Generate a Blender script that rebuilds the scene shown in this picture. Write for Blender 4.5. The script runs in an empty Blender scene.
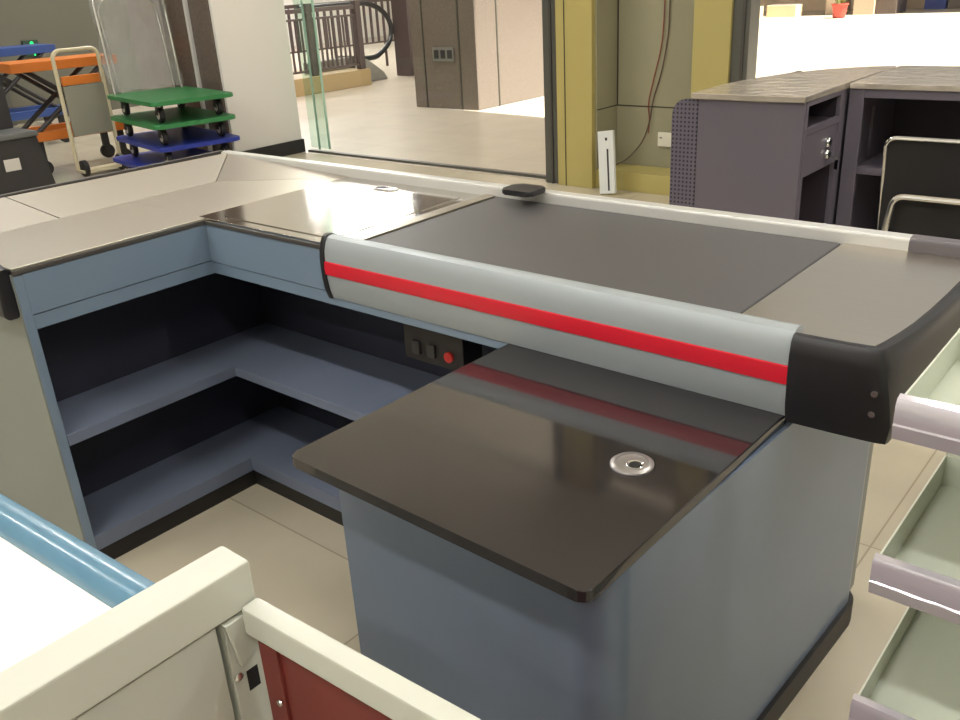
import bpy, bmesh, math, random
from mathutils import Vector, Matrix
random.seed(7)
SC = bpy.context.scene
COL = SC.collection

# ------------------------------------------------------------------ materials
def lin(c):
    return tuple(((v/255)/12.92 if v/255 <= .04045 else ((v/255+.055)/1.055)**2.4) for v in c)

def mat(name, rgb, rough=.5, metal=0., coat=0., bump=0., bscale=80., var=0., vscale=6., stretch=None, spec=.5, aniso=0., bdist=.002):
    m = bpy.data.materials.new(name); m.use_nodes = True
    nt = m.node_tree; b = nt.nodes['Principled BSDF']
    c = lin(rgb)
    b.inputs['Base Color'].default_value = (*c, 1)
    b.inputs['Roughness'].default_value = rough
    b.inputs['Metallic'].default_value = metal
    b.inputs['Specular IOR Level'].default_value = spec
    b.inputs['Coat Weight'].default_value = coat
    b.inputs['Coat Roughness'].default_value = .08
    b.inputs['Anisotropic'].default_value = aniso
    tc = nt.nodes.new('ShaderNodeTexCoord'); mp = nt.nodes.new('ShaderNodeMapping')
    if stretch: mp.inputs['Scale'].default_value = stretch
    nt.links.new(tc.outputs['Object'], mp.inputs['Vector'])
    if var > 0:
        n = nt.nodes.new('ShaderNodeTexNoise'); n.inputs['Scale'].default_value = vscale; n.inputs['Detail'].default_value = 4
        nt.links.new(mp.outputs[0], n.inputs['Vector'])
        mx = nt.nodes.new('ShaderNodeMix'); mx.data_type = 'RGBA'
        mx.inputs['A'].default_value = (*[v*(1-var) for v in c], 1)
        mx.inputs['B'].default_value = (*[min(1, v*(1+var)) for v in c], 1)
        nt.links.new(n.outputs['Fac'], mx.inputs['Factor'])
        nt.links.new(mx.outputs['Result'], b.inputs['Base Color'])
    if bump > 0:
        n2 = nt.nodes.new('ShaderNodeTexNoise'); n2.inputs['Scale'].default_value = bscale; n2.inputs['Detail'].default_value = 3
        nt.links.new(mp.outputs[0], n2.inputs['Vector'])
        bp = nt.nodes.new('ShaderNodeBump'); bp.inputs['Strength'].default_value = bump; bp.inputs['Distance'].default_value = bdist
        nt.links.new(n2.outputs['Fac'], bp.inputs['Height'])
        nt.links.new(bp.outputs[0], b.inputs['Normal'])
    return m

def emit(name, rgb, s):
    m = bpy.data.materials.new(name); m.use_nodes = True
    b = m.node_tree.nodes['Principled BSDF']
    b.inputs['Base Color'].default_value = (*lin(rgb), 1)
    b.inputs['Emission Color'].default_value = (*lin(rgb), 1)
    b.inputs['Emission Strength'].default_value = s
    return m

def tile_mat(name, rgb, grout, size, off=(0, 0), rough=.15, var=.05, gw=.004, spec=.5):
    m = mat(name, rgb, rough, spec=spec)
    nt = m.node_tree; b = nt.nodes['Principled BSDF']
    tc = nt.nodes.new('ShaderNodeTexCoord'); mp = nt.nodes.new('ShaderNodeMapping')
    mp.inputs['Location'].default_value = (-off[0], -off[1], 0)
    nt.links.new(tc.outputs['Object'], mp.inputs['Vector'])
    br = nt.nodes.new('ShaderNodeTexBrick'); br.offset = 0; br.squash = 1
    c = lin(rgb)
    br.inputs['Color1'].default_value = (*[v*(1-var) for v in c], 1)
    br.inputs['Color2'].default_value = (*[v*(1+var) for v in c], 1)
    br.inputs['Mortar'].default_value = (*lin(grout), 1)
    br.inputs['Scale'].default_value = 1
    br.inputs['Mortar Size'].default_value = gw
    br.inputs['Brick Width'].default_value = size; br.inputs['Row Height'].default_value = size
    nt.links.new(mp.outputs[0], br.inputs['Vector'])
    n = nt.nodes.new('ShaderNodeTexNoise'); n.inputs['Scale'].default_value = 3; n.inputs['Detail'].default_value = 5
    nt.links.new(tc.outputs['Object'], n.inputs['Vector'])
    mx = nt.nodes.new('ShaderNodeMix'); mx.data_type = 'RGBA'; mx.blend_type = 'MULTIPLY'
    mx.inputs['Factor'].default_value = .25
    nt.links.new(br.outputs['Color'], mx.inputs['A']); nt.links.new(n.outputs['Fac'], mx.inputs['B'])
    nt.links.new(mx.outputs['Result'], b.inputs['Base Color'])
    return m

def perf_mat(name, rgb, hole, pitch, r):
    """painted steel with a grid of punched holes (x-z plane, object space)"""
    m = mat(name, rgb, .45); nt = m.node_tree; b = nt.nodes['Principled BSDF']
    tc = nt.nodes.new('ShaderNodeTexCoord'); sx = nt.nodes.new('ShaderNodeSeparateXYZ')
    nt.links.new(tc.outputs['Object'], sx.inputs[0])
    def M(op, a, bv=None, c=None):
        q = nt.nodes.new('ShaderNodeMath'); q.operation = op
        for i, v in enumerate((a, bv, c)):
            if v is None: continue
            if isinstance(v, (int, float)): q.inputs[i].default_value = v
            else: nt.links.new(v, q.inputs[i])
        return q.outputs[0]
    d = []
    for ax in (0, 2):
        f = M('FRACT', M('DIVIDE', sx.outputs[ax], pitch)); d.append(M('POWER', M('SUBTRACT', f, .5), 2.))
    ins = M('LESS_THAN', M('ADD', d[0], d[1]), (r/pitch)**2)
    mx = nt.nodes.new('ShaderNodeMix'); mx.data_type = 'RGBA'
    mx.inputs['A'].default_value = (*lin(rgb), 1); mx.inputs['B'].default_value = (*lin(hole), 1)
    nt.links.new(ins, mx.inputs['Factor']); nt.links.new(mx.outputs['Result'], b.inputs['Base Color'])
    return m

def glass_mat(name, tint, refl=.06, rough=.0):
    m = bpy.data.materials.new(name); m.use_nodes = True; nt = m.node_tree
    nt.nodes.remove(nt.nodes['Principled BSDF'])
    t = nt.nodes.new('ShaderNodeBsdfTransparent'); t.inputs[0].default_value = (*tint, 1)
    g = nt.nodes.new('ShaderNodeBsdfGlossy'); g.inputs['Roughness'].default_value = rough
    fr = nt.nodes.new('ShaderNodeFresnel'); fr.inputs['IOR'].default_value = 1.45
    ms = nt.nodes.new('ShaderNodeMixShader')
    ge = nt.nodes.new('ShaderNodeNewGeometry'); sb = nt.nodes.new('ShaderNodeMath'); sb.operation = 'SUBTRACT'; sb.inputs[0].default_value = 1
    mu = nt.nodes.new('ShaderNodeMath'); mu.operation = 'MULTIPLY'
    nt.links.new(ge.outputs['Backfacing'], sb.inputs[1]); nt.links.new(sb.outputs[0], mu.inputs[0]); nt.links.new(fr.outputs[0], mu.inputs[1])
    nt.links.new(mu.outputs[0], ms.inputs[0]); nt.links.new(t.outputs[0], ms.inputs[1]); nt.links.new(g.outputs[0], ms.inputs[2])
    nt.links.new(ms.outputs[0], nt.nodes['Material Output'].inputs[0])
    return m

M = dict(
  blue=mat('blue_grey_paint', (112, 129, 146), .42, coat=.15, bump=.03, bscale=300),
  pedestal=mat('satin_steel_blue_paint', (118, 131, 149), .31, metal=.3, bump=.04, bscale=400, var=.04, vscale=20),
  shelf=mat('shelf_blue_grey_paint', (106, 114, 132), .45),
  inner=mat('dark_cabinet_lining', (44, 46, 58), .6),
  endpanel=mat('counter_paint_warm_cast', (120, 124, 118), .42),  # counter's blue-grey paint with the olive of warm light mixed into its colour
  kick=mat('black_plinth_plastic', (30, 27, 26), .5),
  steel=mat('brushed_stainless', (192, 184, 173), .30, metal=1, bump=.06, bscale=40, stretch=(1, 12, 1), var=.05, vscale=8),
  steel_mirror=mat('smooth_stainless', (206, 202, 196), .11, metal=1, bump=.03, bscale=12, var=.04, vscale=3),
  splash=mat('satin_stainless_splash', (194, 187, 174), .34, metal=1, bump=.05, bscale=30, stretch=(1, .3, 1)),
  alu=mat('satin_aluminium', (160, 167, 169), .42, metal=.25, bump=.03, bscale=120, stretch=(.15, 1, 1)),
  alu_rail=mat('anodised_rail_aluminium', (206, 205, 200), .34, metal=.3),
  red=mat('red_plastic_insert', (205, 22, 44), .35),
  black=mat('black_bumper_plastic', (27, 26, 28), .42, bump=.05, bscale=500),
  belt=mat('conveyor_belt_rubber', (76, 74, 74), .48, bump=.12, bscale=500, var=.05, vscale=2.5, spec=.6),
  edge=mat('dark_edge_trim', (70, 66, 62), .4),
  stone=mat('polished_black_laminate', (40, 37, 38), .07, coat=.1, var=.35, vscale=9, stretch=(1, 3, 1), spec=.65),
  stone_edge=mat('black_postformed_edge', (24, 22, 23), .25),
  chrome=mat('chrome', (225, 225, 225), .08, metal=1),
  grommet=mat('satin_chrome_ring', (168, 164, 162), .3, metal=.8),
  hole=mat('dark_opening', (14, 13, 13), .7),
  rail_black=mat('dark_grey_rail_cap', (96, 90, 92), .38),
  cream=mat('cream_powder_coat', (192, 193, 180), .34, coat=.2, bump=.03, bscale=400),
  creamdim=mat('cream_side_panel_paint', (184, 186, 174), .4, bump=.03, bscale=300),
  redpanel=mat('dark_red_panel', (112, 44, 38), .4),
  white=mat('white_gloss_top', (244, 240, 228), .3, coat=.2),
  rimblue=mat('blue_pvc_bumper', (86, 126, 148), .26, coat=.2),
  green_white=mat('pale_green_shelf_paint', (200, 205, 188), .36, coat=.15),
  yellow=mat('yellow_cladding', (176, 163, 100), .4, var=.03),
  niche=mat('grey_green_wall_panel', (152, 148, 122), .5, var=.03),
  seam=mat('dark_seam', (60, 58, 48), .7),
  mull=mat('dark_grey_mullion', (92, 92, 86), .35, metal=.4),
  wcol=mat('white_column_panels', (214, 210, 204), .42, var=.015),
  granite=mat('brown_granite', (108, 98, 89), .18, var=.22, vscale=60, spec=.6),
  granite_dark=mat('dark_stone_cladding', (96, 84, 76), .25, var=.3, vscale=30),
  desk=mat('purple_grey_steel', (103, 97, 107), .46, bump=.03, bscale=300),
  deskin=mat('dark_desk_interior', (62, 54, 62), .6),
  perf=perf_mat('perforated_purple_steel', (100, 94, 107), (44, 39, 46), .0195, .0052),
  desktop=mat('film_wrapped_steel_top', (200, 190, 176), .24, metal=.5, bump=1., bscale=13, bdist=.012, var=.1, vscale=10),
  chairblack=mat('black_mesh_fabric', (25, 22, 21), .75, bump=.2, bscale=400),
  boardwhite=mat('white_plastic_board', (214, 216, 212), .45),
  outlet=mat('white_outlet_plastic', (226, 222, 206), .4),
  cable_red=mat('red_cable_sheath', (140, 72, 58), .5),
  cable_dark=mat('grey_cable_sheath', (90, 72, 60), .5),
  tgreen=mat('green_cart_deck', (46, 118, 66), .42, bump=.1, bscale=120),
  tblue=mat('blue_cart_deck', (34, 50, 140), .42, bump=.1, bscale=120),
  rubber=mat('black_caster_rubber', (34, 32, 32), .6),
  wheel=mat('pale_wheel_hub', (196, 190, 182), .4),
  tube=mat('chromed_handle_tube', (190, 190, 185), .25, metal=.9),
  orange=mat('orange_lift_paint', (208, 118, 44), .4),
  blacksteel=mat('black_painted_steel', (36, 34, 34), .45),
  cartframe=mat('ivory_cart_frame', (202, 192, 160), .4),
  cartboard=mat('grey_cart_board', (140, 138, 122), .5),
  bluetop=mat('blue_lift_top', (52, 78, 140), .4),
  bin=mat('black_crate_plastic', (46, 44, 44), .5),
  binlid=mat('grey_crate_lid', (92, 94, 92), .4),
  binwhite=mat('white_sticker', (196, 192, 184), .5),
  brownred=mat('brown_red_board', (92, 52, 44), .6),
  kerb=mat('ochre_stone_kerb', (184, 160, 116), .4, var=.08),
  iron=mat('dark_brown_railing', (84, 70, 68), .4),
  escal=mat('escalator_grey_steel', (150, 150, 146), .3, metal=.7),
  handrail=mat('escalator_black_handrail', (34, 32, 34), .35),
  wallfar=mat('grey_green_far_wall', (98, 97, 84), .6, var=.1, vscale=1.2),
  walldark=mat('brown_shop_wall', (118, 106, 102), .5, var=.08, vscale=1),
  palewall=mat('pale_backdrop_wall', (236, 234, 228), .6),
  potred=mat('terracotta_plastic_pot', (190, 78, 62), .45),
  leaf=mat('potted_leaf_green', (110, 120, 60), .5),
  planter=mat('pale_stone_planter', (214, 196, 160), .45),
  creampil=mat('cream_stone_pillar', (206, 184, 158), .4, var=.04),
  bluebox=mat('blue_shop_box', (44, 66, 146), .45),
  ceil=mat('white_ceiling_board', (222, 220, 212), .7),
  lamp=emit('lamp_diffuser', (255, 252, 247), 9.),
  exitgreen=emit('exit_pictogram_green', (30, 220, 110), 1.6),
  exitdark=mat('exit_plate_dark_green', (40, 66, 50), .5),
  glass_green=glass_mat('green_tinted_glass', (.82, .92, .86)),
  glass=glass_mat('clear_glass', (.97, .985, .97)),
  glassedge=mat('green_glass_edge', (150, 186, 168), .15),
  wrap=glass_mat('wrinkled_plastic_wrap', (.88, .88, .86), rough=.25),
  acrylic=mat('clear_price_strip', (205, 200, 208), .12, metal=.4, coat=.5, bump=.25, bscale=25, stretch=(1, 1, 4)),
  btn_red=emit('red_button_emissive', (180, 40, 34), .18),  # red button colour with weak emission
  btn_grey=mat('grey_switch_cap', (66, 63, 62), .4),
  ctlbox=mat('dark_control_box', (40, 36, 36), .5),
  floor=tile_mat('beige_polished_tile', (196, 186, 164), (164, 153, 132), .85, off=(-.5, -.47), rough=.17, gw=.0025),
  mall=tile_mat('beige_mall_tile', (196, 184, 168), (160, 148, 132), .80, off=(.1, .3), rough=.3, gw=.003),
)
# creases in the wrap
def _wrapbump(m):
    nt = m.node_tree
    n = nt.nodes.new('ShaderNodeTexNoise'); n.inputs['Scale'].default_value = 14
    b = nt.nodes.new('ShaderNodeBump'); b.inputs['Strength'].default_value = .9; b.inputs['Distance'].default_value = .02
    nt.links.new(n.outputs['Fac'], b.inputs['Height'])
    for q in nt.nodes:
        if q.type == 'BSDF_GLOSSY' or q.type == 'FRESNEL': nt.links.new(b.outputs[0], q.inputs['Normal'])
_wrapbump(M['wrap'])
def _haze(m, f):
    nt = m.node_tree; out = nt.nodes['Material Output']; src = out.inputs[0].links[0].from_socket
    d = nt.nodes.new('ShaderNodeBsdfDiffuse'); d.inputs[0].default_value = (.55, .55, .52, 1)
    n = nt.nodes.new('ShaderNodeTexNoise'); n.inputs['Scale'].default_value = 9; n.inputs['Detail'].default_value = 6
    k = nt.nodes.new('ShaderNodeMath'); k.operation = 'MULTIPLY'; k.inputs[1].default_value = f*2
    nt.links.new(n.outputs['Fac'], k.inputs[0])
    x = nt.nodes.new('ShaderNodeMixShader'); nt.links.new(k.outputs[0], x.inputs[0]); nt.links.new(src, x.inputs[1]); nt.links.new(d.outputs[0], x.inputs[2])
    nt.links.new(x.outputs[0], out.inputs[0])
_haze(M['wrap'], .22)

# ------------------------------------------------------------------ mesh builder (world coordinates)
class MB:
    def __init__(s): s.bm = bmesh.new()
    def _bev(s, vs, w, seg=2, edges=None):
        if w <= 0: return
        es = edges or list({e for v in vs for e in v.link_edges})
        bmesh.ops.bevel(s.bm, geom=es, offset=w, segments=seg, profile=.5, affect='EDGES', clamp_overlap=True)
    def box(s, a, b, bev=0., seg=2, mtx=None):
        x0, y0, z0 = a; x1, y1, z1 = b
        vs = [s.bm.verts.new(p) for p in ((x0,y0,z0),(x1,y0,z0),(x1,y1,z0),(x0,y1,z0),(x0,y0,z1),(x1,y0,z1),(x1,y1,z1),(x0,y1,z1))]
        for f in ((0,3,2,1),(4,5,6,7),(0,1,5,4),(1,2,6,5),(2,3,7,6),(3,0,4,7)): s.bm.faces.new([vs[i] for i in f])
        if mtx is not None:
            for v in vs: v.co = mtx @ v.co
        s._bev(vs, bev, seg); return s
    def prism(s, pts, lo, hi, axis='z', bev=0., seg=2, ends_only=True):
        def to(p, h):
            return {'z': (p[0], p[1], h), 'x': (h, p[0], p[1]), 'y': (p[0], h, p[1])}[axis]
        A = [s.bm.verts.new(to(p, lo)) for p in pts]; B = [s.bm.verts.new(to(p, hi)) for p in pts]
        n = len(pts); fb = s.bm.faces.new(A); ft = s.bm.faces.new(B)
        for i in range(n): s.bm.faces.new((A[i], A[(i+1) % n], B[(i+1) % n], B[i]))
        if bev > 0: s._bev(None, bev, seg, edges=list(ft.edges)+list(fb.edges))
        return s
    def loft(s, rings, cap=True, closed=True):
        R = [[s.bm.verts.new(p) for p in r] for r in rings]
        n = len(R[0])
        for a, b in zip(R, R[1:]):
            for i in range(n if closed else n-1): s.bm.faces.new((a[i], a[(i+1) % n], b[(i+1) % n], b[i]))
        if cap: s.bm.faces.new(R[0]); s.bm.faces.new(R[-1])
        return s
    def tube(s, pts, r, n=10, cap=True):
        pts = [Vector(p) for p in pts]; rings = []; up = None
        for i, p in enumerate(pts):
            t = (pts[min(i+1, len(pts)-1)] - pts[max(i-1, 0)]).normalized()
            if up is None:
                up = Vector((0, 0, 1)) if abs(t.z) < .9 else Vector((1, 0, 0))
            a = t.cross(up).normalized(); up = a.cross(t).normalized()
            rings.append([p + a*r*math.cos(2*math.pi*k/n) + up*r*math.sin(2*math.pi*k/n) for k in range(n)])
        return s.loft(rings, cap)
    def lathe(s, prof, c, axis='z', n=24):
        rings = []
        for r, h in prof:
            ring = []
            for k in range(n):
                u, v = r*math.cos(2*math.pi*k/n), r*math.sin(2*math.pi*k/n)
                d = {'z': (u, v, h), 'x': (h, u, v), 'y': (u, h, v)}[axis]
                ring.append((c[0]+d[0], c[1]+d[1], c[2]+d[2]))
            rings.append(ring)
        return s.loft(rings, True)
    def quad(s, pts, th, d):
        """solid sheet: pts polygon pushed by th along d"""
        d = Vector(d).normalized()*th
        A = [Vector(p) for p in pts]; return s.loft([[tuple(p) for p in A], [tuple(p+d) for p in A]])
    def xf(s, m):
        bmesh.ops.transform(s.bm, matrix=m, verts=s.bm.verts[:]); return s
    def done(s, name, m, parent=None, label=None, sharp=35, origin=None):
        bm = s.bm
        bmesh.ops.recalc_face_normals(bm, faces=bm.faces[:])
        base = Vector((0, 0, 0))
        q = parent
        while q is not None: base += q.location; q = q.parent
        if parent is None:
            if origin is None:
                xs = [v.co for v in bm.verts]
                lo = [min(c[i] for c in xs) for i in range(3)]; hi = [max(c[i] for c in xs) for i in range(3)]
                origin = ((lo[0]+hi[0])/2, (lo[1]+hi[1])/2, lo[2])
            base = Vector(origin)
        bmesh.ops.translate(bm, verts=bm.verts[:], vec=-base)
        for e in bm.edges:
            e.smooth = len(e.link_faces) == 2 and e.calc_face_angle(0) < math.radians(sharp)
        for f in bm.faces: f.smooth = True
        me = bpy.data.meshes.new(name); bm.to_mesh(me); bm.free()
        me.materials.append(M[m] if isinstance(m, str) else m)
        o = bpy.data.objects.new(name, me); COL.objects.link(o)
        wn = o.modifiers.new('weighted_normal', 'WEIGHTED_NORMAL'); wn.keep_sharp = True; wn.weight = 100
        if parent is not None: o.parent = parent
        else: o.location = base
        if label: o['label'] = label
        return o

def tag(o, label, cat, group=None):
    o['label'] = label; o['category'] = cat
    if group: o['group'] = group
    return o
def thing(name, label, cat, loc, group=None):
    o = bpy.data.objects.new(name, None); o.empty_display_size = .1; COL.objects.link(o); o.location = loc
    return tag(o, label, cat, group)
def struct(o): o['kind'] = 'structure'; return o
def rrect(x0, y0, x1, y1, r, n=6, corners=(1, 1, 1, 1)):
    pts = []
    for k, (cx, cy, a0) in enumerate(((x1-r, y1-r, 0), (x0+r, y1-r, 90), (x0+r, y0+r, 180), (x1-r, y0+r, 270))):
        if corners[k]:
            for i in range(n+1):
                a = math.radians(a0+90*i/n); pts.append((cx+r*math.cos(a), cy+r*math.sin(a)))
        else:
            pts.append({0: (x1, y1), 1: (x0, y1), 2: (x0, y0), 3: (x1, y0)}[k])
    return pts
def copy_tree(o, parent=None):
    c = o.copy(); COL.objects.link(c)
    if parent is not None: c.parent = parent
    for ch in list(o.children): copy_tree(ch, c)
    return c

# ------------------------------------------------------------------ camera
F_PX, CAM_Z = 878.8, 1.4216
YAW, PIT, ROL = map(math.radians, (41.162, 23.472, -3.391))
fwd = Vector((-math.sin(YAW)*math.cos(PIT), math.cos(YAW)*math.cos(PIT), -math.sin(PIT)))
rt = Vector((math.cos(YAW), math.sin(YAW), 0)); up = rt.cross(fwd)
r2 = rt*math.cos(ROL) + up*math.sin(ROL); u2 = -rt*math.sin(ROL) + up*math.cos(ROL)
cam = bpy.data.cameras.new('camera'); co = bpy.data.objects.new('camera', cam); COL.objects.link(co)
m3 = Matrix((r2, u2, -fwd)).transposed().to_4x4(); m3.translation = (0, 0, CAM_Z); co.matrix_world = m3
cam.sensor_fit = 'HORIZONTAL'; cam.sensor_width = 36; cam.lens = 36*F_PX/960; cam.clip_start = .02; cam.clip_end = 200
SC.camera = co

# ------------------------------------------------------------------ setting
struct(MB().box((-12.2, -4, -.1), (6, 5.33, 0)).done('floor', 'floor', origin=(0, 0, 0)))
struct(MB().box((-30, 5.33, -.1), (14, 34, 0)).done('floor_outside', 'mall', origin=(0, 0, 0)))
struct(MB().box((-12.2, -4, 4.0), (6, 5.3, 4.1)).done('ceiling', 'ceil'))
SHX = 2.1  # unseen mall ceiling below: its opening is shaped to place the sun patch
for i, poly in enumerate(([(-30, 5.3), (14, 5.3), (14, 6.2), (-30, 6.2)], [(-30, 6.2), (-4.4+SHX, 6.2), (-5.7+SHX, 7.9), (-7.5+SHX, 8.1), (-7.5+SHX, 9.75), (-11.1+SHX, 25.4), (-30, 25.4)], [(-30, 25.4), (14, 25.4), (14, 34), (-30, 34)], [(6+SHX, 6.2), (14, 6.2), (14, 25.4), (6+SHX, 25.4)])):
    struct(MB().prism(poly, 4.6, 4.7, 'z').done('ceiling_sun_mask', 'ceil'))
struct(MB().box((-12.4, 5.3, 3.98), (6.2, 5.42, 4.6)).done('wall_front', 'ceil'))
struct(MB().box((-12.4, -4, 0), (-12.2, 6.95, 4.0)).done('wall_left', 'wallfar'))
struct(MB().box((-12.4, -4.2, 0), (6, -4, 4.0)).done('wall_back', 'ceil'))
struct(MB().box((6, -4, 0), (6.2, 5.3, 4.0)).done('wall_right', 'ceil'))
struct(MB().box((-30, 33.0, 0), (14, 33.2, 4.6)).done('wall_far', 'walldark'))
struct(MB().box((-30.2, 5.33, 0), (-30, 33.2, 4.6)).done('wall_outside', 'walldark'))

# white clad column with a dark stone side and black skirting
struct(MB().box((-7.5, 4.602, .12), (-6.75, 5.36, 4.0), .004).done('wall_column', 'wcol'))
struct(MB().box((-7.5, 4.585, 0), (-6.78, 4.602, 4.0)).done('trim_1', 'granite_dark'))
struct(MB().box((-7.5, 4.6, 0), (-6.735, 5.375, .12), .004).done('baseboard_column', 'kick'))
struct(MB().box((-7.085, 4.55, .0), (-7.055, 4.585, 4.0), .006).done('trim_2', 'alu_rail'))
# frames on the far left wall
for i, (a, b) in enumerate(((4.95, 5.05), (4.1, 4.2), (3.2, 3.3))):
    struct(MB().box((-12.2, a, 0), (-12.1, b, 4.0)).done('trim_%d' % (3+i), 'mull'))
struct(MB().box((-7.75, 2.8, 0), (-7.6, 3.14, 4.0), .01).done('trim_6', 'bin'))

# glazed front: track, panes, mullions
w = MB().box((-6.55, 5.395, .03), (-3.86, 5.407, 3.98)).done('window_1', 'glass'); struct(w)
MB().box((-6.562, 5.393, .03), (-6.55, 5.409, 3.98)).done('glass_edge', 'glassedge', w, 'green edge of the glass pane')
MB().box((-6.70, 5.375, 0), (-3.86, 5.425, .02), .003).done('bottom_track', 'mull', w)
w = MB().box((-6.73, 5.445, .03), (-6.48, 5.457, 3.98)).done('window_2', 'glass_green'); struct(w)
MB().box((-6.48, 5.443, .03), (-6.465, 5.459, 3.98)).done('glass_edge', 'glassedge', w, 'green edge of the glass pane')
struct(MB().box((-3.862, 5.28, 0), (-3.735, 5.42, 4.0), .006).done('trim_7', 'mull'))
struct(MB().box((-3.80, 5.27, 0), (-3.785, 5.28, 4.0)).done('trim_8', 'edge'))
struct(MB().box((-3.735, 5.26, 0), (-3.44, 5.62, 4.0), .004).done('wall_yellow_left', 'yellow'))
struct(MB().box((-3.665, 5.255, 0), (-3.66, 5.262, 4.0)).done('trim_9', 'seam'))
struct(MB().box((-3.44, 5.56, 0), (-2.68, 5.66, 4.0)).done('wall_niche', 'niche'))
struct(MB().box((-3.44, 5.30, .12), (-3.425, 5.56, 4.0)).done('wall_niche_side', 'niche'))
struct(MB().box((-3.43, 5.556, .535), (-2.68, 5.561, .543)).done('trim_10', 'seam'))
struct(MB().box((-3.426, 5.30, .535), (-3.4235, 5.556, .543)).done('trim_11', 'seam'))
struct(MB().box((-3.42, 5.552, .543), (-3.414, 5.558, 4.0)).done('trim_12', 'seam'))
struct(MB().box((-3.44, 5.30, 0), (-2.70, 5.55, .13), .004).done('wall_yellow_base', 'yellow'))
struct(MB().box((-2.70, 5.26, 0), (-2.455, 5.62, 4.0), .004).done('wall_yellow_right', 'yellow'))
struct(MB().box((-2.455, 5.28, 0), (-2.345, 5.42, 4.0), .006).done('trim_13', 'mull'))
struct(MB().box((-2.39, 5.272, 0), (-2.372, 5.281, 4.0)).done('trim_14', 'edge'))
w = struct(MB().box((-2.345, 5.345, .03), (4.5, 5.357, 3.98)).done('window_3', 'glass'))
MB().box((-2.345, 5.325, 0), (4.5, 5.375, .02), .003).done('bottom_track', 'mull', w)

# ------------------------------------------------------------------ the checkout counter
K = thing('checkout_counter', 'L-shaped checkout counter with black belt, red-striped aluminium front and open blue shelves', 'checkout counter', (-1.5, 1.3, 0))
XW, Y0, YI = -2.117, .784, 1.311
ZT = .86
# stainless tops
MB().box((-2.515, Y0, .848), (XW, YI, ZT), .002).box((-2.515, YI, .848), (-2.152, 1.878, ZT), .002).box((-2.16, YI, .848), (XW, YI+.02, .8598)).done('wing_top', 'splash', K)
MB().box((-2.149, YI, .848), (-1.585, 1.878, ZT), .002).done('main_top', 'steel_mirror', K)
lid = MB().prism(rrect(-2.105, 1.345, -1.625, 1.845, .05), ZT, ZT+.0022, 'z', .001, 1).done('service_lid', 'steel_mirror', K)
MB().prism(rrect(-1.945, 1.775, -1.855, 1.812, .017), ZT+.0022, ZT+.006, 'z', .0015, 1).done('pull_plate', 'chrome', lid, 'small bright finger pull')
MB().box((-1.93, 1.783, ZT+.005), (-1.895, 1.803, ZT+.0066)).done('finger_slot', 'hole', lid)
# dark front edge under the steel
MB().box((-2.121, Y0, .842), (XW+.002, YI+.002, .8535), .002).box((XW, YI-.004, .842), (-1.60, YI+.004, .8535), .002).done('edge_trim', 'edge', K)
# low flared surround at the back of the wing
MB().quad([(-2.512, 1.10, ZT+.0005), (-2.512, 1.62, ZT+.0005), (-2.81, 1.884, .886), (-2.845, 1.10, .886)], .008, (0, 0, -1)).done('splash_panel', 'splash', K)
MB().quad([(-2.512, Y0, ZT+.0005), (-2.512, 1.095, ZT+.0005), (-2.845, 1.095, .886), (-2.86, Y0, .886)], .008, (0, 0, -1)).done('splash_panel', 'splash', K)
MB().quad([(-2.512, 1.624, ZT+.0005), (-2.14, 1.872, ZT+.0005), (-2.805, 1.886, .8865)], .008, (0, 0, -1)).done('corner_gusset', 'steel', K)
MB().prism([(-2.842, 1.885), (-2.856, 1.885), (-2.874, Y0), (-2.858, Y0)], .872, .892, 'z', .003).done('splash_rim', 'edge', K)
# fascia, lip and stile
MB().box((-2.14, Y0+.022, .7392), (XW, YI+.02, .842), .003).box((-2.12, YI, .7352), (-1.60, YI+.02, .842), .003).done('fascia', 'blue', K)
MB().box((-2.15, Y0+.022, .700), (XW-.003, YI+.03, .738), .003).box((-2.13, YI+.004, .700), (-1.03, YI+.03, .734), .003).done('shelf_header', 'blue', K)
MB().box((-2.15, Y0, 0.02), (XW-.001, Y0+.024, .84), .003).done('stile', 'blue', K)
MB().box((-2.84, Y0-.004, .02), (-2.12, Y0+.012, .846), .003).done('end_panel', 'endpanel', K)
MB().box((-2.84, Y0+.01, .02), (-2.825, 1.87, .846)).done('outer_panel', 'endpanel', K)
MB().prism([(-2.118, .742), (-2.122, .80), (-2.118, .862), (-2.16, .866), (-2.50, .866), (-2.50, .742)], Y0-.038, Y0-.003, 'y', .010, 3).done('end_bumper', 'black', K)
# inside of the cabinet
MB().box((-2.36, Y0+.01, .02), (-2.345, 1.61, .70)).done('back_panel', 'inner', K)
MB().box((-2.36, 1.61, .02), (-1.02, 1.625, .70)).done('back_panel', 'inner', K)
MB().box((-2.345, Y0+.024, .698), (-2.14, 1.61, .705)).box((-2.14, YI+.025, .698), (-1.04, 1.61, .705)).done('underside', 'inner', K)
def Lshelf(z, th):
    b = MB()
    b.box((-2.345, Y0+.024, z-th), (-2.12, 1.609, z), .003).box((-2.125, YI+.012, z-th), (-1.045, 1.609, z-.0002), .003)
    return b
Lshelf(.409, .032).done('middle_shelf', 'shelf', K)
Lshelf(.100, .046).done('bottom_shelf', 'shelf', K)
MB().box((-2.345, Y0+.02, 0), (-2.128, 1.36, .056)).box((-2.20, YI+.02, 0), (-1.045, 1.36, .056)).done('toe_kick', 'kick', K)
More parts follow.
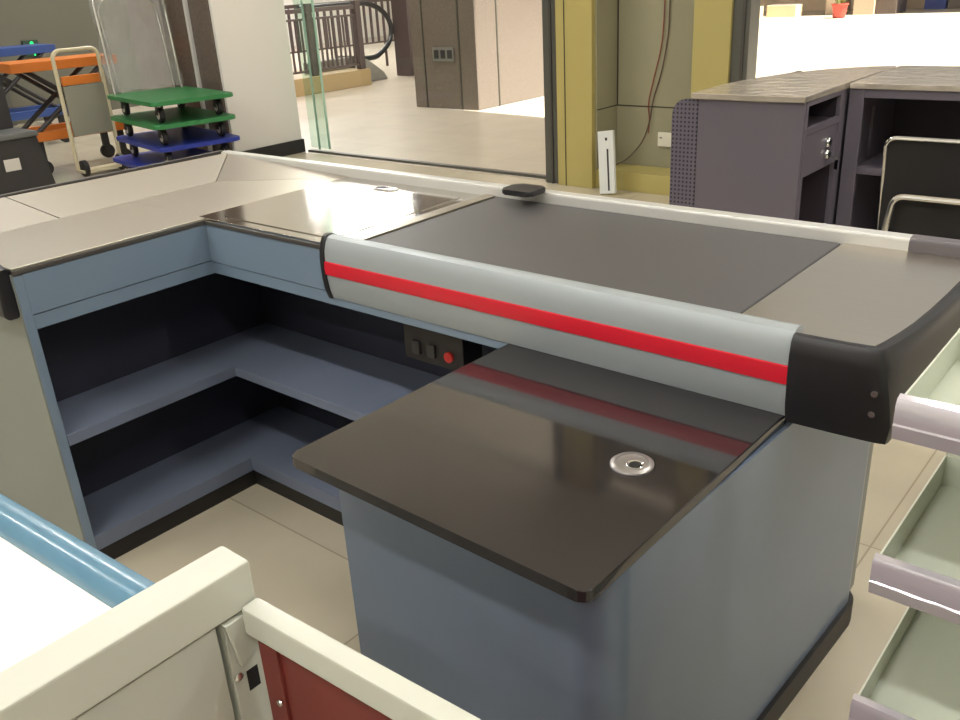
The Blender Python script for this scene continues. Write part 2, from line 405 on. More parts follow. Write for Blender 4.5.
# control box
cb = MB().box((-1.47, 1.40, .565), (-1.275, 1.47, .698), .004).done('control_box', 'ctlbox', K)
for x, mm, nm in ((-1.425, 'btn_grey', 'rocker_switch'), (-1.375, 'btn_grey', 'rocker_switch')):
    MB().box((x-.013, 1.392, .585), (x+.013, 1.402, .62), .003).done(nm, mm, cb)
MB().lathe([(.013, .392-.392), (.013, .006), (.009, .010)], (-1.318, 1.402, .60), 'y').xf(Matrix.Translation((0, -.010, 0))).done('stop_button', 'btn_red', cb, 'small red push button')
# belt deck
MB().box((-1.585, 1.33, .840), (-1.545, 1.878, .864), .002).done('belt_entry_strip', 'steel', K)
MB().box((-1.540, 1.335, .846), (-.596, 1.876, .8615), .005, 3).done('belt', 'belt', K)
MB().box((-1.585, 1.33, .70), (-.48, 1.876, .845)).box((-1.06, 1.33, .07), (-.475, 1.62, .70)).box((-2.34, 1.626, .02), (-.475, 1.874, .846)).done('belt_housing', 'endpanel', K)
# aluminium front profile with the red insert
prof = [(1.352, .862), (1.348, .872), (1.338, .8765), (1.326, .877), (1.315, .873), (1.308, .862), (1.303, .845), (1.3005, .825), (1.300, .80), (1.301, .775), (1.305, .745), (1.312, .722), (1.330, .720), (1.352, .72)]
MB().prism(prof, -1.612, -.474, 'x').done('front_profile', 'alu', K)
stripe = [(1.3008, .8185), (1.2975, .8165), (1.2955, .8015), (1.2975, .7855), (1.3005, .7835), (1.306, .786), (1.306, .816)]
MB().prism(stripe, -1.612, -.474, 'x').done('red_stripe', 'red', K)
capp = [(y-(.004 if y < 1.33 else 0), z+(.003 if z > .86 else -.002 if z < .73 else 0)) for y, z in prof]
MB().prism(capp, -1.626, -1.612, 'x', .002, 1).done('profile_end_cap', 'black', K)
# black wrap-round bumper at the customer end
plan = [(-.474, 1.296), (-.43, 1.297), (-.39, 1.299), (-.358, 1.302), (-.343, 1.306), (-.333, 1.313), (-.327, 1.325), (-.320, 1.352), (-.312, 1.40), (-.305, 1.46), (-.300, 1.54), (-.297, 1.64), (-.296, 1.76), (-.296, 1.915)]
flare = [0, 0, .004, .010, .018, .024, .022, .016, .010, .005, .002, 0, 0, 0]
rings = []
for i, (x, y) in enumerate(plan):
    a = Vector(plan[max(i-1, 0)]); b = Vector(plan[min(i+1, len(plan)-1)])
    t = (b-a).normalized(); nrm = Vector((-t.y, t.x))          # inward
    P = Vector((x, y))
    k = Vector((1, -.15)).normalized()*flare[i]
    def q(d, z): v = P + nrm*d + k*min(1, max(0, (.862-z)/.11)); return (v.x, v.y, z)
    rings.append([q(.010, .715), q(.003, .75), q(0, .80), q(.001, .84), q(.005, .861), q(.012, .870), q(.022, .8715), q(.032, .867), q(.034, .860), q(.034, .715)])
bump = MB().loft(rings).done('end_bumper', 'black', K)
for z in (.805, .770):
    MB().lathe([(.0052, 0), (.0052, .003), (.003, .005)], (-.338, 1.3065, z), 'y', 14).xf(Matrix.Translation((0, -.0105, 0))).done('screw_plug', 'tube', bump)
# plate at the end of the belt follows the bumper
pl = [(-.592, 1.33)] + [(-.474, 1.327), (-.42, 1.328), (-.38, 1.331), (-.365, 1.338), (-.357, 1.355), (-.350, 1.385), (-.342, 1.43), (-.335, 1.49), (-.330, 1.56), (-.327, 1.65), (-.326, 1.878)] + [(-.592, 1.878)]
MB().prism(pl, .846, .8622, 'z', .0015, 1).done('end_plate', 'steel', K)
# rail along the far side
rp = [(1.874, .850), (1.874, .880), (1.879, .888), (1.890, .890), (1.908, .889), (1.915, .882), (1.915, .850)]
rl = MB().prism(rp, -2.84, -.462, 'x').done('guide_rail', 'alu_rail', K)
MB().prism([(y, z+.001) for y, z in rp], -.462, -.296, 'x').done('rail_end', 'rail_black', rl, 'dark grey end of the rail')
# pedestal carrying the black top
rot = Matrix.Translation((-.477, 1.315, 0)) @ Matrix.Rotation(-.019, 4, 'Z') @ Matrix.Translation((.477, -1.315, 0))
rotb = Matrix.Translation((-.477, 1.315, 0)) @ Matrix.Rotation(-.044, 4, 'Z') @ Matrix.Translation((.477, -1.315, 0))
MB().prism(rrect(-1.020, .782, -.469, 1.80, .06, 8, (1, 0, 0, 1)), .06, .7024, 'z', .003).xf(rotb).done('pedestal', 'pedestal', K)
MB().prism(rrect(-1.015, .787, -.460, 1.808, .06, 8, (1, 0, 0, 1)), 0, .064, 'z', .006).xf(rotb).done('plinth', 'kick', K)
top = MB().prism(rrect(-1.068, .730, -.477, 1.325, .016, 6, (0, 0, 1, 1)), .7025, .7215, 'z', .003, 2).xf(rot).done('packing_top', 'stone', K)
gc = (-.604, 1.032, .7215)
g = MB().lathe([(.034, 0), (.034, .002), (.031, .0045), (.026, .005), (.0255, .003), (.006, .003)], gc, n=36).done('cable_grommet', 'grommet', top, 'chrome ring let into the black top')
MB().lathe([(.0135, .0031), (.0135, .0046), (.0125, .0050), (.0105, .0036)], (gc[0]+.008, gc[1]-.004, gc[2]), n=28).done('grommet_cap', 'chrome', g)
MB().lathe([(.0098, .0036), (.0098, .0042), (.002, .0043)], (gc[0]+.0085, gc[1]-.004, gc[2]), n=24).done('cable_hole', 'hole', g)

# pad on the rail
t = MB().prism(rrect(-1.470, 1.800, -1.370, 1.882, .016), .8905, .905, 'z', .005, 2).done('clip_pad', 'black'); tag(t, 'small black plastic pad lying on the aluminium rail beside the belt', 'pad')

# ------------------------------------------------------------------ cream rack in the foreground
rk = thing('display_rack', 'cream metal rack frame with dark red back panel at the bottom left corner', 'rack', (-.6, .25, 0))
MB().box((-.713, -.35, .848), (-.665, .393, .900), .004).done('top_rail', 'cream', rk)
MB().box((-.708, -.35, .03), (-.672, .346, .843), .002).done('side_panel', 'creamdim', rk)
post = MB().box((-.706, .351, .0), (-.668, .392, .845), .002).done('corner_post', 'creamdim', rk)
br = MB().prism([(.350, .846), (.387, .846), (.387, .808), (.374, .794), (.360, .788)], -.668, -.662, 'x', .001, 1).done('hook_bracket', 'creamdim', post)
MB().lathe([(.0052, 0), (.005, .0015), (.0025, .003)], (-.668, .357, .774), 'x', 16).done('screw', 'chrome', post)
MB().box((-.6684, .366, .748), (-.6676, .380, .774)).done('slot', 'hole', post)
sk = Matrix.Translation((-.66, .38, 0)) @ Matrix.Rotation(math.radians(2.6), 4, 'Z') @ Matrix.Translation((.66, -.38, 0))
MB().box((-.663, .370, .823), (.10, .393, .857), .004).xf(sk).done('cross_rail', 'cream', rk)
rp_ = MB().box((-.648, .376, .03), (.10, .386, .822)).xf(sk).done('back_panel', 'redpanel', rk, 'dark red back panel')
MB().box((-.646, .372, .03), (-.618, .377, .822), .001).xf(sk).done('panel_flange', 'redpanel', rp_)
MB().lathe([(.004, 0), (.0035, -.0015), (.002, -.002)], (-.625, .372, .752), 'y', 14).done('screw', 'chrome', rp_)
MB().box((.065, .34, 0), (.103, .43, .822), .002).done('corner_post', 'creamdim', rk)

# white table with the blue rim
tb = thing('display_table', 'white-topped table edged with a blue plastic rim, left foreground', 'table', (-1.1, .1, 0))
tm = Matrix.Translation((-.86, .38, 0)) @ Matrix.Rotation(math.radians(3.0), 4, 'Z') @ Matrix.Translation((.86, -.38, 0))
MB().box((-1.75, -.40, .745), (-.81, .352, .778), .004).xf(tm).done('table_top', 'white', tb)
rimp = [(.378, .752), (.384, .765), (.384, .785), (.376, .797), (.362, .8005), (.348, .797), (.338, .787), (.333, .778), (.333, .752)]
MB().prism(rimp, -1.76, -.81, 'x').xf(tm).done('bumper_rim', 'rimblue', tb)
MB().box((-1.70, -.38, .06), (-.83, .33, .745), .003).xf(tm).done('body', 'creamdim', tb)
MB().box((-1.68, -.36, 0), (-.85, .31, .06)).xf(tm).done('plinth', 'kick', tb)

# ------------------------------------------------------------------ shelf rack on the right
gd = thing('shelf_rack', 'pale green metal shelf rack with clear price strips at the right edge', 'shelf', (.1, 1.0, 0))
for z in (.998, .797, .588, .37):
    x0, x1, ya, yb = -.207, .60, .90, 1.18
    s = MB().box((x0, ya, z-.048), (x1, yb, z-.044)).box((x0, ya, z-.050), (x0+.0022, yb, z)).box((x0, yb-.003, z-.048), (x1, yb, z)).box((x0, ya, z-.048), (x1, ya+.003, z-.006)).done('shelf_tray', 'green_white', gd)
    MB().prism([(ya-.001, z-.049), (ya-.006, z-.047), (ya-.010, z-.030), (ya-.0085, z-.028), (ya-.009, z-.008), (ya-.005, z), (ya+.004, z+.002), (ya-.001, z-.004)], x0-.003, x1, 'x').done('price_strip', 'acrylic', s, 'clear glossy price strip')
MB().box((-.207, 1.182, 0), (-.172, 1.215, 1.35), .002).done('upright', 'green_white', gd)
MB().box((.565, 1.182, 0), (.60, 1.215, 1.35), .002).done('upright', 'green_white', gd)
for za, zb in ((.03, .42), (.424, .83), (.834, 1.32)):
    MB().box((-.172, 1.188, za), (.565, 1.196, zb), .001).done('back_panel', 'green_white', gd)
MB().box((-.20, .93, 0), (.59, 1.18, .09), .003).done('base', 'green_white', gd)

# ------------------------------------------------------------------ service desks
d1 = thing('service_desk', 'purple-grey steel desk with perforated side strip and key in its lock', 'desk', (-1.65, 4.1, 0))
xa, xb, ya, yb = -1.87, -1.388, 3.72, 4.86
MB().box((xa, ya, .02), (xb-.002, ya+.02, .875), .003).done('front_panel', 'desk', d1)
MB().prism(rrect(-2.0, .03, xa-.002, .872, .07, 6, (0, 1, 0, 0)), ya+.002, ya+.022, 'y', .002, 1).done('perforated_panel', 'perf', d1)
MB().box((xa, ya+.02, .02), (xa+.02, yb, .875)).done('side_panel', 'desk', d1)
fr = MB()
for a, b, z0, z1 in ((ya+.02, ya+.045, .02, .875), (4.145, 4.195, .02, .875), (ya+.045, 4.145, .855, .875), (ya+.045, 4.145, .735, .762), (ya+.045, 4.145, .02, .07)):
    fr.box((xb-.02, a, z0), (xb, b, z1), .001)
fr.done('drawer_frame', 'desk', d1)
MB().box((xb-.02, 4.195, .02), (xb, yb, .875)).done('side_panel', 'desk', d1)
MB().box((-1.85, ya+.03, .02), (-1.72, 4.19, .87)).box((-1.72, ya+.045, .75), (-1.41, 4.145, .756)).box((-1.72, 4.15, .02), (-1.41, 4.19, .87)).done('cabinet_lining', 'deskin', d1)
dr = MB().box((xb-.022, ya+.046, .556), (xb-.002, 4.144, .733), .002).done('drawer', 'desk', d1)
for y, z in ((4.02, .668), (4.02, .615)):
    lk = MB().lathe([(.024, 0), (.024, .012), (.020, .018)], (xb-.002, y, z), 'x', 18).done('lock', 'chrome', dr)
    MB().lathe([(.010, .0185), (.010, .0195), (.002, .0196)], (xb-.002, y, z), 'x', 12).done('keyhole', 'hole', lk)
ky = MB().box((xb+.014, 4.018, .60), (xb+.045, 4.022, .61)).lathe([(.013, -.0015), (.013, .0015)], (xb+.047, 4.02, .598), 'y', 14).box((xb+.042, 4.0185, .55), (xb+.056, 4.0215, .592)).done('key', 'chrome', lk)
tp = [(-1.895, 3.70), (-1.384, 3.70), (-1.384, 4.205), (-1.384, 4.90), (-1.50, 4.86), (-1.66, 4.72), (-1.79, 4.50), (-1.87, 4.22), (-1.895, 3.98)]
MB().prism(tp, .876, .902, 'z', .003, 1).done('desk_top', 'desktop', d1)
d2 = thing('service_desk', 'purple-grey steel desk with one open shelf behind the black chair', 'desk', (-.85, 4.5, 0))
xa, xb, ya, yb = -1.372, -.30, 4.20, 4.86
MB().box((xa, ya, .02), (xa+.065, ya+.02, .876), .002).done('stile', 'desk', d2)
MB().box((xa, ya+.02, .02), (xa+.02, yb, .876)).done('side_panel', 'desk', d2)
MB().box((xb-.02, ya, .02), (xb, yb, .876)).done('side_panel', 'desk', d2)
MB().box((xa+.065, ya, .838), (xb, ya+.02, .876), .002).done('header', 'desk', d2)
MB().box((xa+.02, yb-.02, .02), (xb-.02, yb, .876)).done('back_panel', 'deskin', d2)
sh = MB().box((xa+.045, ya+.03, .492), (xb-.02, yb-.02, .522), .002).done('shelf', 'desk', d2)
MB().box((xa+.02, ya+.28, .522), (xa+.032, ya+.33, .76)).done('shelf_bracket', 'desk', sh)
MB().box((xa+.02, ya+.04, .02), (xb-.02, yb-.02, .07)).done('base', 'desk', d2)
MB().box((xa+.002, 4.185, .877), (xb+.02, 4.92, .902), .003).done('desk_top', 'desktop', d2)

# ------------------------------------------------------------------ chair
c = thing('visitor_chair', 'black chair with chrome tube frame in front of the steel desk', 'chair', (-.67, 3.45, 0))
bx0, bx1 = -.935, -.405
def arc_path(x0, x1, zlo, zhi, r, y0, y1):
    pts = [(x0, y0, zlo)]
    for cx, a0, a1 in ((x0+r, 180, 90), (x1-r, 90, 0)):
        for i in range(7):
            a = math.radians(a0+(a1-a0)*i/6)
            z = zhi-r+r*math.sin(a); pts.append((cx+r*math.cos(a), y0+(y1-y0)*(z-zlo)/(zhi-zlo), z))
    pts.append((x1, y0, zlo)); return pts
MB().tube(arc_path(bx0, bx1, .44, .832, .035, 3.36, 3.30), .007).done('back_frame', 'chrome', c)
MB().prism(rrect(bx0+.004, .47, bx1-.004, .828, .032, 6, (1, 1, 0, 0)), 3.315, 3.335, 'y', .004).done('backrest', 'chairblack', c)
MB().tube([(bx0+.02, 3.22, .02), (bx0+.045, 3.215, .44)] + [(x, 3.21, z) for x, y, z in arc_path(bx0+.07, bx1-.07, .60, .652, .04, 3.2, 3.2)[1:-1]] + [(bx1-.045, 3.215, .44), (bx1-.02, 3.22, .02)], .0115).done('rear_loop', 'chrome', c)
MB().prism(rrect(bx0+.075, .40, bx1-.075, .644, .03, 6, (1, 1, 0, 0)), 3.235, 3.25, 'y', .004).done('lower_backrest', 'chairblack', c)
MB().prism(rrect(bx0+.01, 3.24, bx1-.01, 3.72, .04), .42, .47, 'z', .015, 3).done('seat', 'chairblack', c)
for x in (bx0, bx1):
    MB().tube([(x, 3.70, .43), (x, 3.71, .2), (x, 3.72, .012)], .0115).done('leg', 'chrome', c)
    MB().tube([(x, 3.72, .012), (x, 3.22, .012)], .0115).done('runner', 'chrome', c)

# ------------------------------------------------------------------ in the niche
b = thing('leaning_board', 'white slotted board leaning in the corner of the yellow niche', 'board', (-3.36, 5.22, 0))
rm = Matrix.Translation((-3.23, 5.14, 0)) @ Matrix.Rotation(math.radians(-8), 4, 'Y') @ Matrix.Rotation(math.radians(-8), 4, 'X')
MB().box((-.062, -.012, .01), (.062, .012, .43), .003).xf(rm).done('board', 'boardwhite', b)
MB().box((.008, -.0135, .03), (.022, -.0115, .31), .0005).xf(rm).done('slot', 'bin', b)
MB().box((-.006, -.0135, .335), (.018, -.0115, .37), .0005).xf(rm).done('latch', 'boardwhite', b)
MB().box((.0, -.0145, .365), (.016, -.013, .385)).xf(rm).done('latch_hole', 'bin', b)
o = thing('wall_outlet', 'white wall outlet on the grey-green niche wall', 'outlet', (-3.01, 5.55, .28))
MB().box((-3.085, 5.545, .275), (-2.925, 5.5598, .372), .004).done('plate', 'outlet', o)
MB().box((-3.07, 5.5435, .33), (-3.05, 5.5455, .34)).done('switch', 'cartboard', o)
def smooth_path(pts, n=8):
    P = [Vector(p) for p in pts]; out = []
    for i in range(len(P)-1):
        a, b_, c_, d = P[max(i-1, 0)], P[i], P[i+1], P[min(i+2, len(P)-1)]
        for k in range(n):
            t = k/n
            out.append(.5*((2*b_)+(-a+c_)*t+(2*a-5*b_+4*c_-d)*t*t+(-a+3*b_-3*c_+d)*t**3))
    out.append(P[-1]); return out
q = MB().tube(smooth_path([(-3.04, 5.55, 2.6), (-3.05, 5.553, 1.7), (-3.06, 5.55, 1.21), (-3.075, 5.55, .95), (-3.13, 5.55, .72), (-3.165, 5.55, .56), (-3.155, 5.548, .46), (-3.16, 5.545, .36)]), .004, 6).done('cable', 'cable_red'); tag(q, 'thin red cable hanging down the grey-green niche wall', 'cable')
q = MB().tube(smooth_path([(-3.01, 5.55, 2.6), (-3.015, 5.55, 1.7), (-3.022, 5.55, 1.2), (-3.03, 5.55, 1.0), (-3.07, 5.55, .78), (-3.13, 5.55, .58), (-3.15, 5.54, .44), (-3.20, 5.53, .30), (-3.30, 5.50, .18), (-3.38, 5.45, .135)]), .004, 6).done('cable', 'cable_dark'); tag(q, 'thin dark cable ending at the white leaning board', 'cable')

# ------------------------------------------------------------------ platform trucks at the left
def truck(loc, deck, rotz, label, group, handle=False, low=False):
    L, W = 1.06, .68
    r = thing('platform_truck', label, 'platform truck', loc, group)
    h = .140
    mm = Matrix.Translation(loc) @ Matrix.Rotation(rotz, 4, 'Z')
    d = MB().prism(rrect(-L/2, -W/2, L/2, W/2, .05), h, h+.032, 'z', .008, 2).xf(mm).done('deck', deck, r)
    rr = h*.43
    for sx in (-1, 1):
        for sy in (-1, 1):
            x, y = sx*(L/2-.14), sy*(W/2-.10)
            cs = MB().box((x-.03, y-.035, h-.012), (x+.03, y+.035, h), .002).box((x-.02, y-.026, rr), (x+.02, y-.021, h-.01)).box((x-.02, y+.021, rr), (x+.02, y+.026, h-.01)).xf(mm).done('caster', 'blacksteel', r)
            MB().lathe([(rr*.5, -.019), (rr*.95, -.017), (rr, -.01), (rr, .01), (rr*.95, .017), (rr*.5, .019)], (x, y, rr+.001), 'y', 18).xf(mm).done('wheel', 'rubber', cs)
            MB().lathe([(rr*.55, -.0205), (rr*.55, .0205)], (x, y, rr+.001), 'y', 14).xf(mm).done('hub', 'wheel', cs, 'pale wheel hub')
    return r, mm
TG = 'stacked platform trucks'
ang = math.radians(-10.5)
base = Vector((-6.88, 4.14, 0))
cen = Vector((-6.80, 4.09, 0))
truck(cen+Vector((-.04, -.05, 0)), 'tblue', ang, 'blue platform truck on the floor at the bottom of the stack, almost hidden', TG, low=True)
truck(cen+Vector((0, 0, .172)), 'tblue', ang, 'blue platform truck under the two green ones', TG)
truck(cen+Vector((.0, -.01, .344)), 'tgreen', ang, 'lower green platform truck, standing on the blue one', TG)
r, mm = truck(cen+Vector((.0, -.0, .516)), 'tgreen', ang, 'topmost green platform truck with a plastic-wrapped chrome handle', TG)
zb = .516+.125+.045-.002
mz = mm.copy(); mz.translation.z = 0
def hand(x, sp, lean, zt):
    pts = [(x, -sp, zb-.04), (x-lean*.5, -sp, zb+.4)]
    for i in range(13):
        a = math.pi*i/12; pts.append((x-lean, -sp*math.cos(a), zt-.16+.16*math.sin(a)))
    pts += [(x-lean*.5, sp, zb+.4), (x, sp, zb-.04)]; return pts
MB().tube(hand(-.42, .29, .08, 1.55), .014).xf(mz).done('push_handle', 'tube', r)
MB().tube(hand(-.46, .24, .11, 1.48), .012).xf(mz).done('folded_handle', 'tube', r)
wr = MB()
rows = []
for i in range(15):
    z = zb+.03+i*.07; rr_ = []
    for k in range(28):
        a = 2*math.pi*k/28; wob = 1+.05*math.sin(5*a+i)+.04*random.uniform(-1, 1)
        rr_.append((-.43-.08*min(1, i/7)+.065*math.cos(a)*wob, .31*math.sin(a)*wob, z+.01*random.uniform(-1, 1)))
    rows.append(rr_)
wr.loft(rows, True).xf(mz).done('plastic_wrap', 'wrap', r)

# scissor lift tables
def lift(loc, rotz, topz, L, W, topm, basem, label):
    r = thing('lift_table', label, 'lift table', loc)
    mm = Matrix.Translation(loc) @ Matrix.Rotation(rotz, 4, 'Z')
    MB().box((-L/2, -W/2, topz-.08), (L/2, W/2, topz), .008).xf(mm).done('platform', topm, r)
    MB().box((-L/2, -W/2, .30), (L/2, -W/2+.08, .38), .006).box((-L/2, W/2-.08, .30), (L/2, W/2, .38), .006).box((-L/2, -W/2, .30), (-L/2+.08, W/2, .38), .006).box((L/2-.08, -W/2, .30), (L/2, W/2, .38), .006).xf(mm).done('base_frame', basem, r)
    for sy in (-1, 1):
        y = sy*(W/2-.05)
        for s_ in (-1, 1):
            MB().tube([(s_*(L/2-.10), y+.015*s_, .37), (-s_*(L/2-.12), y+.015*s_, topz-.06)], .022, 8).xf(mm).done('scissor_arm', 'blacksteel', r)
        for sx in (-1, 1):
            x = sx*(L/2-.10)
            cs = MB().box((x-.028, y-.030, .09), (x+.028, y+.030, .302), .003).xf(mm).done('caster', 'blacksteel', r)
            MB().lathe([(.03, -.024), (.066, -.02), (.066, .02), (.03, .024)], (x, y, .067), 'y', 18).xf(mm).done('wheel', 'rubber', cs)
    MB().tube([(0, -W/2+.05, (topz+.3)/2), (0, W/2-.05, (topz+.3)/2)], .016, 8).xf(mm).done('cross_bar', 'blacksteel', r)
    return r, mm
lift((-8.30, 3.93, 0), math.radians(82), .965, .92, .52, 'orange', 'orange', 'orange scissor lift table on casters, left of the green trucks')
lift((-10.2, 4.25, 0), math.radians(84), 1.02, 1.0, .55, 'bluetop', 'bluetop', 'blue-topped scissor lift table behind the orange one')
# ivory hand cart leaning in front of the lift table
h = thing('hand_cart', 'ivory tube hand cart with grey board standing before the orange lift table', 'cart', (-7.75, 3.86, 0))
hm = Matrix.Translation((-7.78, 3.87, 0)) @ Matrix.Rotation(math.radians(88), 4, 'Z')
pts = [(-.20, 0, .05)] + [(-.20+.07-.07*math.cos(math.pi/2*i/6), 0, .98+.07*math.sin(math.pi/2*i/6)) for i in range(7)] + [(.20-.07+.07*math.sin(math.pi/2*i/6), 0, .98+.07*math.cos(math.pi/2*i/6)) for i in range(7)] + [(.20, 0, .05)]
MB().tube(pts, .017).xf(hm).done('handle_frame', 'cartframe', h)
MB().box((-.17, -.012, .34), (.19, .012, .76), .004).xf(hm).done('back_board', 'cartboard', h)
MB().box((-.17, -.016, .765), (.17, .016, .84), .006).xf(hm).done('cross_plate', 'orange', h, 'orange cross plate')
MB().box((-.20, -.10, .03), (.20, .03, .055), .004).xf(hm).done('toe_plate', 'cartframe', h)
for x in (-.17, .17):
    MB().lathe([(.03, -.02), (.07, -.018), (.07, .018), (.03, .02)], (x, -.06, .071), 'x', 18).xf(hm).done('wheel', 'rubber', h)

# black crate and board at the left edge
k = thing('crate', 'black crate with grey lid on the floor at the left edge', 'crate', (-7.45, 3.05, 0))
MB().prism([(2.45, .03), (3.22, .03), (3.15, .47), (2.45, .47)], -7.62, -7.25, 'x', .012).done('body', 'bin', k)
MB().box((-7.64, 2.43, .47), (-7.23, 3.16, .515), .012).done('lid', 'binlid', k)
MB().box((-7.249, 2.85, .24), (-7.245, 2.97, .33), .001).done('sticker', 'binwhite', k)
MB().box((-7.60, 2.48, 0), (-7.27, 3.19, .03)).done('base', 'kick', k)
z = MB().box((-7.56, 2.50, .515), (-7.50, 2.84, 1.1), .006).done('board', 'brownred'); tag(z, 'brown-red board standing on the black crate', 'board')

# exit sign
e = thing('exit_sign', 'small green lit running-man exit sign on the far wall', 'sign', (-12.18, 5.5, .72))
yc, zc = 5.50, .90
MB().box((-12.2, yc-.10, zc-.10), (-12.165, yc+.10, zc+.10), .005).done('plate', 'exitdark', e)
mb = MB().lathe([(.022, 0), (.022, .006)], (-12.165, yc+.01, zc+.062), 'x', 14)
for a, b_ in (((0, .035), (-.015, -.02)), ((-.015, -.02), (.03, -.05)), ((.03, -.05), (.015, -.088)), ((-.015, -.02), (-.045, -.06)), ((-.045, -.06), (-.08, -.06)), ((0, .03), (-.045, .02)), ((0, .03), (.04, .0))):
    mb.tube([(-12.16, yc+a[0], zc+a[1]), (-12.16, yc+b_[0], zc+b_[1])], .011, 6)
mb.done('running_man', 'exitgreen', e)

# ------------------------------------------------------------------ the mall outside
struct(MB().box((-7.85, 8.07, 0), (-6.84, 9.75, 4.6), .01).done('wall_pillar', 'granite'))
for i, (a, b_) in enumerate((((-7.66, 8.063, 0), (-7.645, 8.075, 4.6)), ((-7.10, 8.063, 0), (-7.08, 8.075, 4.6)), ((-6.845, 8.45, 0), (-6.833, 8.47, 4.6)), ((-6.845, 9.55, 0), (-6.833, 9.58, 4.6)))):
    struct(MB().box(a, b_).done('trim_%d' % (20+i), 'seam'))
s = thing('socket_plate', 'small grey plate with dark sockets on the brown stone pillar', 'socket', (-7.33, 8.06, .5))
MB().box((-7.50, 8.05, .545), (-7.17, 8.0699, .70), .004).done('plate', 'escal', s)
for x in (-7.44, -7.335, -7.23):
    MB().box((x-.036, 8.046, .575), (x+.036, 8.052, .67), .003).done('socket', 'bin', s)
# kerb and railing
struct(MB().box((-11.6, 7.6, 0), (-10.4, 9.75, .24), .01).done('trim_30', 'kerb'))
R_ = thing('railing', 'dark brown railing standing on the ochre kerb', 'railing', (-10.5, 8.7, .24))
MB().box((-10.53, 7.62, 1.10), (-10.47, 9.72, 1.16), .008).done('top_rail', 'iron', R_)
MB().box((-10.52, 7.62, 1.00), (-10.48, 9.72, 1.03), .004).done('mid_rail', 'iron', R_)
MB().box((-10.52, 7.62, .30), (-10.48, 9.72, .33), .004).done('bottom_rail', 'iron', R_)
for y in (7.66, 8.72, 9.66):
    MB().box((-10.55, y-.05, .24), (-10.45, y+.05, 1.22), .006).done('post', 'iron', R_)
for i in range(9):
    for y in (7.78+i*.1, 8.83+i*.09):
        MB().box((-10.512, y-.012, .33), (-10.488, y+.012, 1.0)).done('baluster', 'iron', R_)
R2 = thing('railing', 'farther dark railing behind the escalator end', 'railing', (-12.5, 11.4, 0))
MB().box((-12.53, 9.6, 1.12), (-12.47, 13.4, 1.18), .008).done('top_rail', 'iron', R2)
MB().box((-12.52, 9.6, .42), (-12.48, 13.4, .45), .004).done('bottom_rail', 'iron', R2)
for i in range(24):
    MB().box((-12.515, 9.66+i*.155, .0 if i % 8 == 0 else .45), (-12.485, 9.70+i*.155, 1.12)).done('baluster', 'iron', R2)
E_ = thing('escalator', 'end of an escalator with black looped handrail beyond the railing', 'escalator', (-11.3, 10.0, 0))
hp = [(-10.9, 8.9, 1.16), (-10.9, 10.05, 1.16)]
for i in range(1, 10):
    a = math.pi/2-math.pi*i/10; hp.append((-10.9, 10.1+.66*math.cos(a), .74+.42*math.sin(a)))
hp += [(-10.9, 9.90, .36)]
MB().tube(smooth_path(hp, 4), .04, 10).done('handrail', 'handrail', E_)
MB().box((-10.96, 8.9, .22), (-10.84, 10.05, .40), .02).done('skirt', 'escal', E_)
MB().prism([(9.76, 0), (10.45, 0), (10.38, .12), (10.05, .34), (9.76, .42)], -11.2, -10.75, 'x', .02).done('newel_base', 'escal', E_)
MB().box((-12.0, 8.9, 0), (-11.0, 10.6, .08), .01).done('landing_plate', 'escal', E_)
P2 = MB().box((-10.95, 10.85, 0), (-10.6, 11.15, 4.6), .01).done('wall_post', 'iron'); struct(P2)
struct(MB().box((-20.2, 9.0, 0), (-20.0, 22, 4.6)).done('wall_bright_backdrop', 'palewall'))  # added white wall standing in for the sunlit brightness behind the railing
struct(MB().box((-13.9, 7.0, .0), (-13.7, 10.2, 4.6)).done('wall_brown', 'walldark'))

# far right: shop fronts, planters, pot
p = thing('flower_pot', 'red plastic flower pot with a small plant on the bright floor', 'flower pot', (-8.33, 24.05, 0))
MB().lathe([(.10, 0), (.15, .02), (.19, .30), (.21, .30), (.21, .34), (.17, .34), (.16, .28)], (-8.33, 24.05, 0), n=24).done('pot', 'potred', p)
lf = MB()
for i in range(26):
    a = random.uniform(0, 6.28); l = random.uniform(.25, .5); s_ = random.uniform(.05, .28)
    p0 = Vector((-8.33+.05*math.cos(a), 24.05+.05*math.sin(a), .30)); p1 = p0+Vector((s_*math.cos(a), s_*math.sin(a), l))
    side = Vector((-math.sin(a), math.cos(a), 0))*.035; mid = (p0+p1)/2+Vector((0, 0, .05))
    lf.quad([p0, mid+side, p1, mid-side], .004, (math.cos(a), math.sin(a), .3))
lf.done('foliage', 'leaf', p)
for i, (x0, x1, y, lab) in enumerate(((-11.05, -10.60, 24.2, 'pale stone planter box nearest the dark mullion'), (-10.56, -9.75, 24.8, 'longer pale stone planter box left of the red pot'))):
    b = thing('planter', lab, 'planter', ((x0+x1)/2, y, 0))
    MB().box((x0, y, 0), (x1, y+.5, .30), .01).done('box', 'planter', b)
    MB().box((x0+.05, y+.05, .295), (x1-.05, y+.45, .31)).done('soil', 'walldark', b)
struct(MB().box((-9.25, 25.6, 0), (-8.75, 26.1, 4.6), .01).done('wall_pillar_far', 'creampil'))
struct(MB().box((-8.38, 25.2, 0), (-7.86, 25.7, 4.6), .01).done('wall_pillar_cream', 'creampil'))
struct(MB().box((-7.84, 25.3, 0), (-7.35, 26.2, 4.6), .01).done('wall_pillar_dark', 'granite_dark'))
struct(MB().box((-12.5, 27.6, 0), (-4.5, 27.9, .35), .01).done('trim_31', 'creampil'))
struct(MB().box((-12.5, 27.9, .0), (-4.5, 28.2, 1.6), .01).done('trim_32', 'granite_dark'))
bb = thing('shop_box', 'dark blue box on the floor in the far shop front', 'box', (-6.9, 27.2, 0))
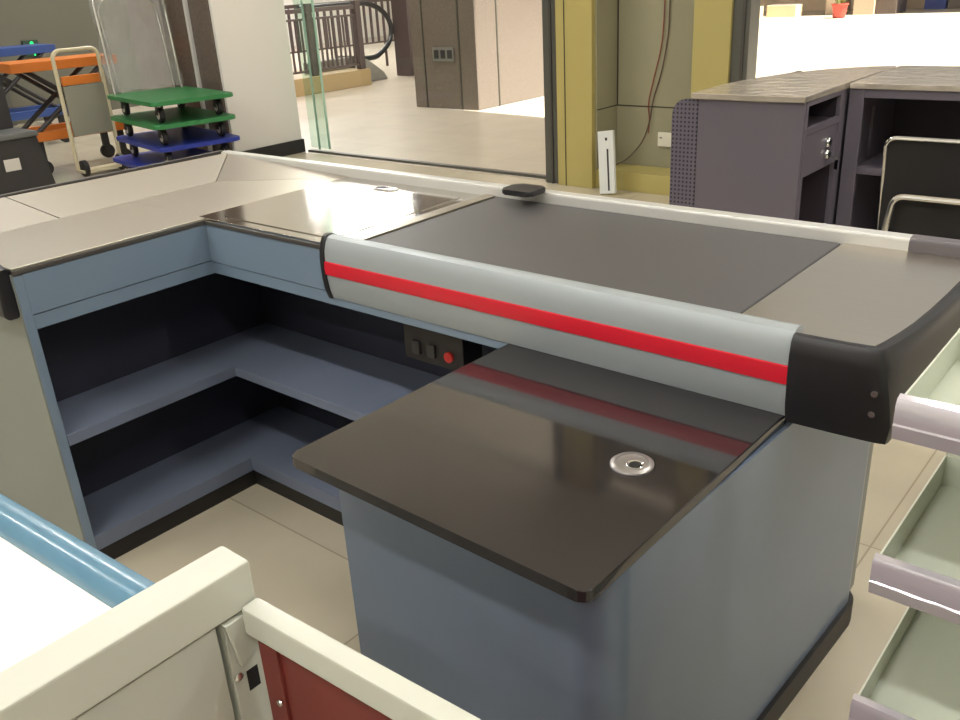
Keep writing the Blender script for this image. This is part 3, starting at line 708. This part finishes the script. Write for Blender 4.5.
MB().box((-7.13, 27.0, 0), (-6.60, 27.5, .8), .01).done('body', 'bluebox', bb)
MB().box((-7.10, 26.995, .32), (-6.63, 27.0, .35)).done('seam', 'seam', bb)
hh = MB().box((-6.55, 27.0, 0), (-5.6, 27.5, .8), .01).done('display_cabinet', 'granite_dark'); tag(hh, 'dark brown cabinet right of the blue box in the distance', 'cabinet')

# ------------------------------------------------------------------ lamps
def area(name, loc, size, power, col=(1, .985, .965), rot=(0, 0, 0), spread=None):
    l = bpy.data.lights.new(name, 'AREA'); l.shape = 'RECTANGLE'; l.size, l.size_y = size; l.energy = power; l.color = col
    if spread: l.spread = math.radians(spread)
    o = bpy.data.objects.new(name, l); COL.objects.link(o); o.location = loc; o.rotation_euler = rot; return o
LG = 'ceiling tube lights'
for i, (x, y) in enumerate(((-.8, -.7), (-3.2, -.7), (1.6, -.7), (-5.6, -.7), (-.8, -2.9), (-3.2, -2.9), (1.6, 1.7), (-6.0, 2.4), (-8.6, 2.2), (3.0, 3.6), (-.2, 3.4), (-4.9, 3.3))):  # the last tube is added to brighten the niche
    t = thing('ceiling_light', 'white tube light on the ceiling', 'ceiling light', (x, y, 3.93), LG)
    MB().box((x-.7, y-.09, 3.95), (x+.7, y+.09, 4.0), .004).done('housing', 'ceil', t)
    MB().box((x-.68, y-.07, 3.935), (x+.68, y+.07, 3.951), .003).done('diffuser', 'lamp', t)
    area('tube_lamp', (x, y, 3.92), (1.3, .13), 39)
# mall: lamps over the walkway; sun through the shaped ceiling opening
MG = 'mall ceiling lights'
for x, y, p in ((-12.6, 11.8, 260), (-9.0, 7.0, 230), (-16.5, 12.5, 400)):
    t = thing('ceiling_light', 'white tube light on the mall ceiling', 'ceiling light', (x, y, 4.53), MG)
    MB().box((x-.16, y-1.3, 4.55), (x+.16, y+1.3, 4.6), .004).done('housing', 'ceil', t)
    MB().box((x-.14, y-1.27, 4.535), (x+.14, y+1.27, 4.551), .003).done('diffuser', 'lamp', t)
    area('walkway_lamp', (x, y, 4.52), (.25, 2.4), p)
sl = bpy.data.lights.new('sun', 'SUN'); sl.energy = 22; sl.angle = math.radians(1); sl.color = (1, .95, .9)
so = bpy.data.objects.new('sun', sl); COL.objects.link(so); so.location = (8, 14, 12); so.rotation_euler = (0, math.atan(SHX/4.6), 0)

wd = bpy.data.worlds.new('world'); SC.world = wd; wd.use_nodes = True
wd.node_tree.nodes['Background'].inputs[0].default_value = (.9, .89, .88, 1); wd.node_tree.nodes['Background'].inputs[1].default_value = .6
SC.view_settings.view_transform = 'Standard'; SC.view_settings.look = 'None'; SC.view_settings.gamma = 1
SC.view_settings.use_curve_mapping = False; SC.view_settings.exposure = 0.0
